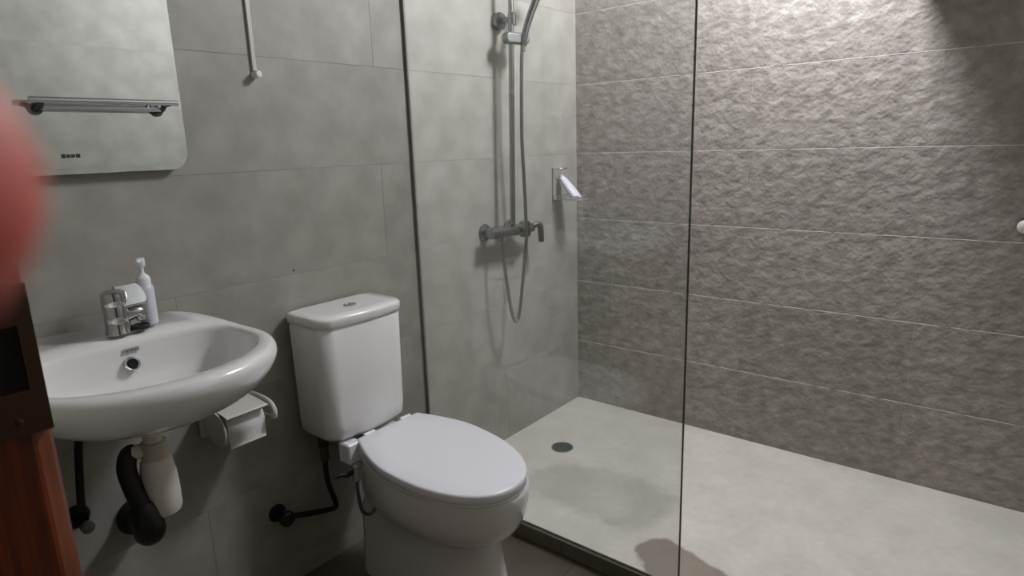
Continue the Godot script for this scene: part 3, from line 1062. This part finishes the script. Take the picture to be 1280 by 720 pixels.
# ---------------------------------------------------------------- shower
func build_shower() -> void:
	var cr := mat(Color(0.62, 0.62, 0.63), 0.2, 1.0)
	var dark := mat(Color(0.50, 0.50, 0.51), 0.25, 1.0)
	var x := -0.566
	var o := thing("shower_mixer", "chrome wall-mounted shower mixer valve with a lever at its right end", "shower mixer", Vector3(-0.59, 0.916, 0))
	var s := Shape.new()
	s.cyl(Vector3(-0.115, 0.004, 0.065), Vector3(0.125, -0.004, 0.065), 0.0235, 0.004, 28)
	put("body", s, cr, o)
	for k in [-0.075, 0.075]:
		s = Shape.new()
		s.lathe([Vector2(0.0, 0.0), Vector2(0.033, 0.0), Vector2(0.034, 0.003), Vector2(0.028, 0.012), Vector2(0.016, 0.016), Vector2(0.0155, 0.06)], Transform3D(Basis(Vector3.RIGHT, PI / 2), Vector3(k, 0, 0.0005)), 28)
		put("rosette", s, dark, o)
	s = Shape.new()
	s.cyl(Vector3(0.12, -0.003, 0.065), Vector3(0.150, -0.003, 0.065), 0.019, 0.003)
	s.tube([Vector3(0.145, 0.0, 0.065), Vector3(0.175, 0.006, 0.07), Vector3(0.193, 0.0, 0.074), Vector3(0.196, -0.035, 0.076), Vector3(0.196, -0.068, 0.077)], [0.010, 0.011, 0.0125, 0.013, 0.0115], 16)
	put("lever", s, dark, o)
	s = Shape.new()
	s.cyl(Vector3(-0.055, -0.012, 0.068), Vector3(-0.055, -0.038, 0.068), 0.0115)
	put("hose_outlet", s, cr, o)
	s = Shape.new()
	s.lathe([Vector2(0.0, -0.034), Vector2(0.02, -0.034), Vector2(0.024, -0.028), Vector2(0.0245, -0.01), Vector2(0.023, 0.024), Vector2(0.014, 0.03)], Transform3D(Basis.IDENTITY, Vector3(0.10, 0, 0.066)), 24)
	put("cartridge_cap", s, dark, o)

	o = thing("shower_rail", "vertical chrome shower riser rail fixed above the mixer", "shower rail")
	s = Shape.new()
	s.cyl(Vector3(x - 0.010, 0.938, 0.073), Vector3(x + 0.028, 2.12, 0.075), 0.0105, 0.001)
	put("pole", s, cr, o)
	for y in [1.705, 2.05]:
		s = Shape.new()
		s.lathe([Vector2(0.0, 0.0), Vector2(0.032, 0.0), Vector2(0.032, 0.022), Vector2(0.028, 0.026), Vector2(0.012, 0.028), Vector2(0.011, 0.07)], Transform3D(Basis(Vector3.RIGHT, PI / 2), Vector3(x + 0.020, y, 0.0005)), 28)
		s.cyl(Vector3(x + 0.020, y - 0.022, 0.075), Vector3(x + 0.020, y + 0.022, 0.075), 0.015, 0.002)
		put("wall_bracket", s, dark, o)
	s = Shape.new()
	var pill := PackedVector2Array()
	for k in 26:
		var a := TAU * k / 26
		pill.append(Vector2((0.036 if cos(a) > 0 else -0.036) + cos(a) * 0.021, sin(a) * 0.021))
	s.prism(pill, 0.034, Transform3D(Basis(Vector3(0.97, 0, 0.24), Vector3(0, 1, 0), Vector3(-0.24, 0, 0.97)), Vector3(x + 0.034, 1.636, 0.066)), 0.007)
	put("slider", s, mat(Color(0.55, 0.56, 0.56), 0.35, 1.0), o)

	o = thing("hand_shower", "chrome hand shower leaning in the slider of the rail", "hand shower")
	s = Shape.new()
	s.tube([Vector3(-0.519, 1.608, 0.105), Vector3(-0.513, 1.65, 0.108), Vector3(-0.492, 1.715, 0.118), Vector3(-0.462, 1.79, 0.135), Vector3(-0.448, 1.815, 0.145)], [0.0115, 0.0125, 0.0135, 0.0145, 0.018], 18)
	put("handle", s, dark, o)
	s = Shape.new()
	s.lathe([Vector2(0.0, 0.018), Vector2(0.03, 0.016), Vector2(0.048, 0.004), Vector2(0.05, -0.006), Vector2(0.047, -0.011), Vector2(0.0, -0.012)], Transform3D(Basis(Vector3.BACK, 0.5) * Basis(Vector3.RIGHT, -0.6), Vector3(-0.425, 1.835, 0.165)), 32)
	put("spray_head", s, dark, o)

	o = thing("shower_hose", "flexible chrome shower hose looping below the mixer", "hose")
	s = Shape.new()
	s.tube([Vector3(-0.521, 1.61, 0.104), Vector3(-0.527, 1.55, 0.1), Vector3(-0.53, 1.28, 0.094), Vector3(-0.522, 1.1, 0.094), Vector3(-0.527, 0.95, 0.101), Vector3(-0.528, 0.873, 0.101), Vector3(-0.542, 0.737, 0.092), Vector3(-0.566, 0.59, 0.087), Vector3(-0.592, 0.548, 0.085), Vector3(-0.618, 0.605, 0.085), Vector3(-0.640, 0.735, 0.082), Vector3(-0.645, 0.872, 0.07), Vector3(-0.645, 0.885, 0.068)], 0.0068, 12, 12)
	put("tube", s, mat(Color(0.58, 0.58, 0.57), 0.3, 1.0), o)
	s = Shape.new()
	s.cyl(Vector3(-0.521, 1.612, 0.104), Vector3(-0.523, 1.588, 0.1035), 0.0095)
	put("nut", s, cr, o)

	# floor drain
	o = thing("floor_drain", "small round dark floor drain in the shower floor corner", "drain", Vector3(-0.502, 0, 0.243))
	s = Shape.new()
	s.lathe([Vector2(0.0, 0.0), Vector2(0.047, 0.0), Vector2(0.046, 0.0025), Vector2(0.043, 0.003), Vector2(0.042, 0.0012), Vector2(0.0, 0.0012)], Transform3D.IDENTITY, 36)
	put("rim", s, mat(Color(0.50, 0.53, 0.51), 0.4, 0.3), o)
	for k in range(-3, 4):
		s = Shape.new()
		var l := sqrt(0.042 * 0.042 - pow(k * 0.011, 2)) * 2.0 - 0.004
		s.box(Vector3(k * 0.011, 0.0022, 0), Vector3(0.005, 0.002, l), 0.0004)
		put("slat", s, mat(Color(0.40, 0.43, 0.41), 0.4, 0.3), o)
	s = Shape.new()
	s.lathe([Vector2(0.041, 0.0012), Vector2(0.041, 0.0015), Vector2(0.0, 0.0015)], Transform3D.IDENTITY, 30)
	put("black_inlay", s, mat(Color(0.03, 0.035, 0.035), 0.8), o)  # black disc below the slats paints the dark of the drain

	# soap holder and the white tube in it
	o = thing("soap_holder", "small clear soap holder on the wall in the shower corner", "soap holder", Vector3(-0.165, 1.0, 0))
	var clear := mat(Color(0.75, 0.76, 0.78, 0.35), 0.1)
	clear.transparency = BaseMaterial3D.TRANSPARENCY_ALPHA
	s = Shape.new()
	s.box(Vector3(0, 0.073, 0.004), Vector3(0.072, 0.145, 0.006), 0.002)
	put("back_plate", s, mat(Color(0.58, 0.575, 0.56), 0.4), o)
	s = Shape.new()
	s.box(Vector3(0, 0.006, 0.074), Vector3(0.078, 0.006, 0.14), 0.002)
	put("tray", s, clear, o)
	s = Shape.new()
	s.tube([Vector3(-0.036, 0.02, 0.006), Vector3(-0.038, 0.02, 0.11), Vector3(-0.02, 0.02, 0.146), Vector3(0.02, 0.02, 0.146), Vector3(0.038, 0.02, 0.11), Vector3(0.036, 0.02, 0.006)], 0.0022, 8)
	put("rim_wire", s, chrome(0.2), o)
	s = Shape.new()
	s.tube([Vector3(-0.034, 0.135, 0.005), Vector3(-0.03, 0.139, 0.035), Vector3(0.0, 0.14, 0.05), Vector3(0.03, 0.139, 0.035), Vector3(0.034, 0.135, 0.005)], 0.0022, 8)
	put("top_wire", s, chrome(0.2), o)
	o = thing("soap_tube", "white squeeze tube leaning outwards in the soap holder", "tube", Vector3(-0.165, 1.010, 0.108))
	s = Shape.new()
	var lean := Transform3D(Basis(Vector3.RIGHT, -0.72), Vector3.ZERO)
	var l := []
	for q in [[0.0, 0.026, 0.017], [0.004, 0.028, 0.019], [0.05, 0.027, 0.018], [0.10, 0.021, 0.014], [0.118, 0.017, 0.010]]:
		var r := PackedVector3Array()
		for k in 28:
			var a := TAU * k / 28
			r.append(lean * Vector3(cos(a) * q[1], q[0], sin(a) * q[2]))
		l.append(r)
	s.rings(l)
	put("body", s, mat(Color(0.80, 0.80, 0.84), 0.4), o)
	s = Shape.new()
	s.lathe([Vector2(0.010, 0.118), Vector2(0.010, 0.132), Vector2(0.0, 0.132)], lean, 16)
	put("cap", s, mat(Color(0.72, 0.72, 0.70), 0.3), o)

	# hook on the stone wall
	o = thing("wall_hook", "polished knob hook on the stone wall at the right edge", "hook", Vector3(-0.006, 0.957, 1.652))
	s = Shape.new()
	s.lathe([Vector2(0.0, 0.0), Vector2(0.022, 0.0), Vector2(0.022, 0.004), Vector2(0.009, 0.008), Vector2(0.007, 0.03)], Transform3D(Basis(Vector3.BACK, PI / 2), Vector3.ZERO), 24)
	put("base", s, dark, o)
	s = Shape.new()
	var prof := []
	for k in 13:
		prof.append(Vector2(sin(PI * k / 12) * 0.021, 0.045 - cos(PI * k / 12) * 0.019))
	s.lathe(prof, Transform3D(Basis(Vector3.BACK, PI / 2), Vector3.ZERO), 28, 2.0)
	put("knob", s, mat(Color(0.90, 0.89, 0.86), 0.2), o)


# ---------------------------------------------------------------- small things on the back wall
func build_small_things() -> void:
	# conduit with an end cap
	var o := thing("cable_conduit", "thin pale plastic conduit coming down the wall right of the mirror", "conduit", Vector3(-1.565, 0, 0))
	var pl := mat(Color(0.74, 0.73, 0.70), 0.45)
	var s := Shape.new()
	s.box(Vector3(0, (1.462 + TOP) / 2, 0.0035), Vector3(0.012, TOP - 1.462, 0.006), 0.0015)
	put("pipe", s, pl, o)
	s = Shape.new()
	s.lathe([Vector2(0.0, 0.0), Vector2(0.0095, 0.0), Vector2(0.0095, 0.021), Vector2(0.007, 0.024), Vector2(0.0, 0.0245)], Transform3D(Basis(Vector3.RIGHT, PI / 2), Vector3(0, 1.452, 0.001)), 20)
	put("end_cap", s, mat(Color(0.88, 0.87, 0.83), 0.35), o)

	# toilet paper holder
	o = thing("paper_holder", "white plastic toilet paper holder on the wall between basin and toilet", "paper holder", Vector3(-1.767, 0.551, 0))
	var white := mat(Color(0.80, 0.79, 0.76), 0.4)
	s = Shape.new()
	s.box(Vector3(0, 0.006, 0.006), Vector3(0.15, 0.085, 0.012), 0.003)
	put("back_plate", s, white, o)
	s = Shape.new()
	var arc := PackedVector2Array()
	for k in 9:
		var t := k / 8.0
		arc.append(Vector2(0.012 + 0.118 * t, 0.051 - 0.008 * t * t))
	for k in range(8, -1, -1):
		var t := k / 8.0
		arc.append(Vector2(0.012 + 0.118 * t, 0.0475 - 0.008 * t * t))
	s.prism(arc, 0.114, Transform3D(Basis(Vector3(0, 0, 1), Vector3.UP, Vector3(-1, 0, 0)), Vector3(0.057, 0, 0)), 0.0)
	put("cover_flap", s, white, o)
	s = Shape.new()
	s.tube([Vector3(0.066, 0.048, 0.008), Vector3(0.072, 0.046, 0.06), Vector3(0.072, 0.040, 0.112), Vector3(0.072, 0.02, 0.130), Vector3(0.072, 0.0, 0.126)], [0.007, 0.0065, 0.0065, 0.0075, 0.008], 12)
	put("arm", s, white, o)
	s = Shape.new()
	var cheek := PackedVector2Array()
	for k in 17:
		var a := -1.9 + PI * 1.1 * k / 16.0
		cheek.append(Vector2(0.075 + cos(a) * 0.047, sin(a) * 0.047))
	cheek.append(Vector2(0.008, 0.047))
	cheek.append(Vector2(0.008, -0.03))
	s.prism(cheek, 0.005, Transform3D(Basis(Vector3(0, 0, 1), Vector3.UP, Vector3(-1, 0, 0)), Vector3(-0.0585, 0, 0)), 0.0015)
	put("cheek", s, white, o)
	s = Shape.new()
	s.cyl(Vector3(-0.0585, -0.002, 0.07), Vector3(0.07, -0.002, 0.07), 0.007)
	s.tube([Vector3(0.069, -0.002, 0.07), Vector3(0.072, -0.003, 0.095), Vector3(0.072, 0.0, 0.12)], 0.0045, 10, 4)
	put("spindle", s, mat(Color(0.55, 0.55, 0.55), 0.4), o)
	o = thing("toilet_paper", "part-used white toilet paper roll with a hanging end on the holder", "paper roll", Vector3(-1.767, 0.549, 0.07))
	s = Shape.new()
	var across := Transform3D(Basis(Vector3.BACK, -PI / 2), Vector3(-0.05, 0, 0))
	s.lathe([Vector2(0.0215, 0.0), Vector2(0.0445, 0.0), Vector2(0.046, 0.0015), Vector2(0.046, 0.0985), Vector2(0.0445, 0.1), Vector2(0.0215, 0.1)], across, 36)
	put("roll", s, mat(Color(0.86, 0.855, 0.84), 0.9), o)
	s = Shape.new()
	s.lathe([Vector2(0.0195, 0.0), Vector2(0.0215, 0.0), Vector2(0.0215, 0.1), Vector2(0.0195, 0.1), Vector2(0.0195, 0.0)], across, 28)
	put("core", s, mat(Color(0.42, 0.34, 0.27), 0.9), o)
	s = Shape.new()
	var sheet := []
	for k in 12:
		var t := k / 11.0
		var a := 0.9 - t * 1.6
		var p := Vector3(0, sin(a) * 0.0475, cos(a) * 0.0475) if a > 0 else Vector3(0, -0.046 * (t - 0.5625) / 0.4375, 0.0475 + 0.004 * sin(t * 5.0))
		var dz := 0.0012
		var rag := 0.004 * sin(t * 3.0)
		sheet.append(PackedVector3Array([p + Vector3(-0.0495, -rag, 0), p + Vector3(0.0495, rag, 0), p + Vector3(0.0495, rag, dz), p + Vector3(-0.0495, -rag, dz)]))
	s.rings(sheet)
	put("hanging_sheet", s, mat(Color(0.87, 0.865, 0.85), 0.9), o)

	# water supply of the toilet: wall valve with a dark hose up to the cistern
	var black := mat(Color(0.035, 0.035, 0.035), 0.5)
	o = thing("stop_valve", "dark water stop valve low on the wall left of the toilet with a black hose", "valve")
	s = Shape.new()
	s.lathe([Vector2(0.0, 0.0005), Vector2(0.027, 0.0005), Vector2(0.027, 0.003), Vector2(0.012, 0.008), Vector2(0.011, 0.045), Vector2(0.0, 0.045)], Transform3D(Basis(Vector3.RIGHT, PI / 2), Vector3(-1.655, 0.195, 0)), 24)
	put("valve_body", s, mat(Color(0.09, 0.09, 0.09), 0.4, 0.4), o)
	s = Shape.new()
	s.lathe([Vector2(0.0, 0.044), Vector2(0.018, 0.044), Vector2(0.023, 0.05), Vector2(0.023, 0.062), Vector2(0.018, 0.068), Vector2(0.0, 0.069)], Transform3D(Basis(Vector3.RIGHT, PI / 2), Vector3(-1.655, 0.195, 0)), 24)
	put("valve_handle", s, black, o)
	s = Shape.new()
	s.tube([Vector3(-1.645, 0.19, 0.035), Vector3(-1.60, 0.178, 0.048), Vector3(-1.53, 0.158, 0.055), Vector3(-1.492, 0.152, 0.058), Vector3(-1.491, 0.175, 0.06), Vector3(-1.513, 0.24, 0.07), Vector3(-1.525, 0.30, 0.08), Vector3(-1.527, 0.35, 0.085)], 0.0085, 12)
	put("hose", s, black, o)
	s = Shape.new()
	s.cyl(Vector3(-1.527, 0.34, 0.085), Vector3(-1.527, 0.385, 0.085), 0.0135)
	put("fitting", s, mat(Color(0.33, 0.27, 0.17), 0.4, 0.6), o)
	s = Shape.new()
	s.cyl(Vector3(-1.527, 0.384, 0.085), Vector3(-1.527, 0.419, 0.085), 0.016)
	put("inlet_nut", s, mat(Color(0.13, 0.13, 0.12), 0.5), o)

	# bidet valve with its short looped hose
	o = thing("bidet_valve", "small chrome valve with a looped grey hose at the back corner of the toilet seat", "valve", Vector3(-1.512, 0.342, 0.21))
	s = Shape.new()
	s.cyl(Vector3(0.004, 0.014, 0), Vector3(0.004, -0.036, 0), 0.0145, 0.002)
	s.cyl(Vector3(0.0, -0.008, 0), Vector3(0.036, -0.008, 0.006), 0.012, 0.002)
	put("body", s, chrome(0.25), o)
	s = Shape.new()
	s.cyl(Vector3(-0.008, -0.006, 0.0), Vector3(-0.03, -0.008, 0.0), 0.007)
	s.tube([Vector3(-0.028, -0.008, 0.0), Vector3(-0.05, 0.0, -0.003), Vector3(-0.066, -0.004, -0.006)], [0.006, 0.006, 0.0045], 10)
	put("lever", s, black, o)
	s = Shape.new()
	s.tube([Vector3(0.002, -0.036, 0), Vector3(0.001, -0.08, 0.001), Vector3(0.006, -0.135, 0.006), Vector3(0.024, -0.155, 0.014), Vector3(0.045, -0.14, 0.02), Vector3(0.052, -0.09, 0.02), Vector3(0.042, -0.035, 0.016), Vector3(0.034, 0.03, 0.014)], 0.0052, 12)
	put("hose", s, mat(Color(0.42, 0.41, 0.40), 0.35, 0.6), o)


# ---------------------------------------------------------------- the hand whose fingertip reaches over the lens
func build_hand(eye: Transform3D) -> void:
	# joints in metres to the right of, above and ahead of the lens; the last number is the radius there
	var bones := []
	var chain := func(pts: Array) -> void:
		for i in pts.size() - 1:
			bones.append([pts[i], pts[i + 1]])
	chain.call([Vector4(-0.115, -0.016, -0.006, 0.0115), Vector4(-0.096, 0.003, 0.026, 0.0102), Vector4(-0.062, 0.0065, 0.033, 0.0102), Vector4(-0.0337, 0.0049, 0.030, 0.0098)])
	chain.call([Vector4(-0.119, -0.040, -0.006, 0.0115), Vector4(-0.094, -0.030, 0.036, 0.0102), Vector4(-0.070, -0.030, 0.045, 0.0095), Vector4(-0.054, -0.032, 0.030, 0.0088)])
	chain.call([Vector4(-0.122, -0.063, -0.008, 0.011), Vector4(-0.098, -0.056, 0.034, 0.0098), Vector4(-0.076, -0.056, 0.041, 0.0092), Vector4(-0.064, -0.057, 0.026, 0.0085)])
	chain.call([Vector4(-0.127, -0.084, -0.012, 0.0098), Vector4(-0.106, -0.081, 0.022, 0.0088), Vector4(-0.088, -0.081, 0.028, 0.0082), Vector4(-0.078, -0.081, 0.016, 0.0076)])
	chain.call([Vector4(-0.170, -0.050, -0.052, 0.017), Vector4(-0.132, -0.020, -0.046, 0.0145), Vector4(-0.098, -0.004, -0.036, 0.0118), Vector4(-0.074, 0.006, -0.026, 0.0100)])
	for q in [Vector4(-0.115, -0.016, -0.006, 0.0115), Vector4(-0.119, -0.040, -0.006, 0.0125), Vector4(-0.122, -0.063, -0.008, 0.012), Vector4(-0.127, -0.084, -0.012, 0.0105)]:
		bones.append([q, Vector4(-0.188, -0.066 + (q.y + 0.05) * 0.35, -0.056, 0.019)])
	bones.append([Vector4(-0.188, -0.066, -0.056, 0.024), Vector4(-0.23, -0.10, -0.075, 0.026)])
	bones.append([Vector4(-0.23, -0.10, -0.075, 0.027), Vector4(-0.30, -0.16, -0.11, 0.036)])
	bones.append([Vector4(-0.30, -0.16, -0.11, 0.036), Vector4(-0.40, -0.25, -0.165, 0.043)])
	var cell := 0.0034
	var lo := Vector3(-0.45, -0.30, -0.215)
	var hi := Vector3(-0.018, 0.03, 0.062)
	var n := Vector3i(((hi - lo) / cell).ceil())
	var field := PackedFloat32Array()
	field.resize(n.x * n.y * n.z)
	var soft := 0.0017
	for b in bones:
		var p := Vector3(b[0].x, b[0].y, b[0].z)
		var q := Vector3(b[1].x, b[1].y, b[1].z)
		var grow := maxf(b[0].w, b[1].w) + 0.011
		var i0 := Vector3i(((p.min(q) - Vector3.ONE * grow - lo) / cell).floor()).clamp(Vector3i.ZERO, n - Vector3i.ONE)
		var i1 := Vector3i(((p.max(q) + Vector3.ONE * grow - lo) / cell).ceil()).clamp(Vector3i.ZERO, n - Vector3i.ONE)
		var d := q - p
		var dd := d.length_squared()
		for z in range(i0.z, i1.z + 1):
			for y in range(i0.y, i1.y + 1):
				for x in range(i0.x, i1.x + 1):
					var at := lo + Vector3(x, y, z) * cell
					var t := clampf((at - p).dot(d) / dd, 0.0, 1.0)
					var dist := at.distance_to(p + d * t) - lerpf(b[0].w, b[1].w, t)
					if dist < 0.011:
						field[(z * n.y + y) * n.x + x] += exp(-dist / soft)
	# surface nets
	var value := func(k: int) -> float:
		return 0.02 if field[k] <= 0.0 else -soft * log(field[k])
	var number := {}
	var pos := PackedVector3Array()
	var sx := 1
	var sy := n.x
	var sz := n.x * n.y
	for z in n.z - 1:
		for y in n.y - 1:
			var row := (z * n.y + y) * n.x
			for x in n.x - 1:
				var k := row + x
				var in_ := 0
				for c in 8:
					if field[k + (c & 1) * sx + (c >> 1 & 1) * sy + (c >> 2) * sz] >= 1.0:
						in_ += 1
				if in_ == 0 or in_ == 8:
					continue
				var sum := Vector3.ZERO
				var cnt := 0
				for e in [[0, 1], [2, 3], [4, 5], [6, 7], [0, 2], [1, 3], [4, 6], [5, 7], [0, 4], [1, 5], [2, 6], [3, 7]]:
					var va: float = value.call(k + (e[0] & 1) * sx + (e[0] >> 1 & 1) * sy + (e[0] >> 2) * sz)
					var vb: float = value.call(k + (e[1] & 1) * sx + (e[1] >> 1 & 1) * sy + (e[1] >> 2) * sz)
					if (va < 0.0) == (vb < 0.0):
						continue
					var pa := Vector3(e[0] & 1, e[0] >> 1 & 1, e[0] >> 2)
					var pb := Vector3(e[1] & 1, e[1] >> 1 & 1, e[1] >> 2)
					sum += pa.lerp(pb, va / (va - vb))
					cnt += 1
				number[k] = pos.size()
				pos.append(lo + (Vector3(x, y, z) + sum / cnt) * cell)
	var s := Shape.new()
	for k in number:
		var x: int = k % n.x
		var y: int = k / n.x % n.y
		var z: int = k / sz
		if x == 0 or y == 0 or z == 0:
			continue
		var a_in: bool = field[k] >= 1.0
		for ax in 3:
			var far: int = k + [sx, sy, sz][ax]
			var b_in: bool = field[far] >= 1.0
			if a_in == b_in:
				continue
			var u: int = [sy, sz, sx][ax]
			var w: int = [sz, sx, sy][ax]
			if not (number.has(k - u) and number.has(k - w) and number.has(k - u - w)):
				continue
			var c := [pos[number[k]], pos[number[k - u]], pos[number[k - u - w]], pos[number[k - w]]]
			if a_in:
				s.quad(c[3], c[2], c[1], c[0])
			else:
				s.quad(c[0], c[1], c[2], c[3])
	s.orient(0)
	var skin := mat(Color(0.74, 0.37, 0.315), 0.55)
	skin.subsurf_scatter_enabled = true
	skin.subsurf_scatter_strength = 0.25
	var o := thing("person", "blurred pink fingertip of a hand reaching in at the left edge before the lens", "person", eye.origin)
	o.basis = Basis(eye.basis.x, eye.basis.y, -eye.basis.z)
	# the frame above mirrors the axes, so the mesh is stored already turned
	var turned := Shape.new()
	turned.g = s.g
	for p in s.v:
		turned.v.append(Vector3(p.x, p.y, -p.z))
	turned.orient(0)
	o.basis = eye.basis
	put("hand", turned, skin, o)
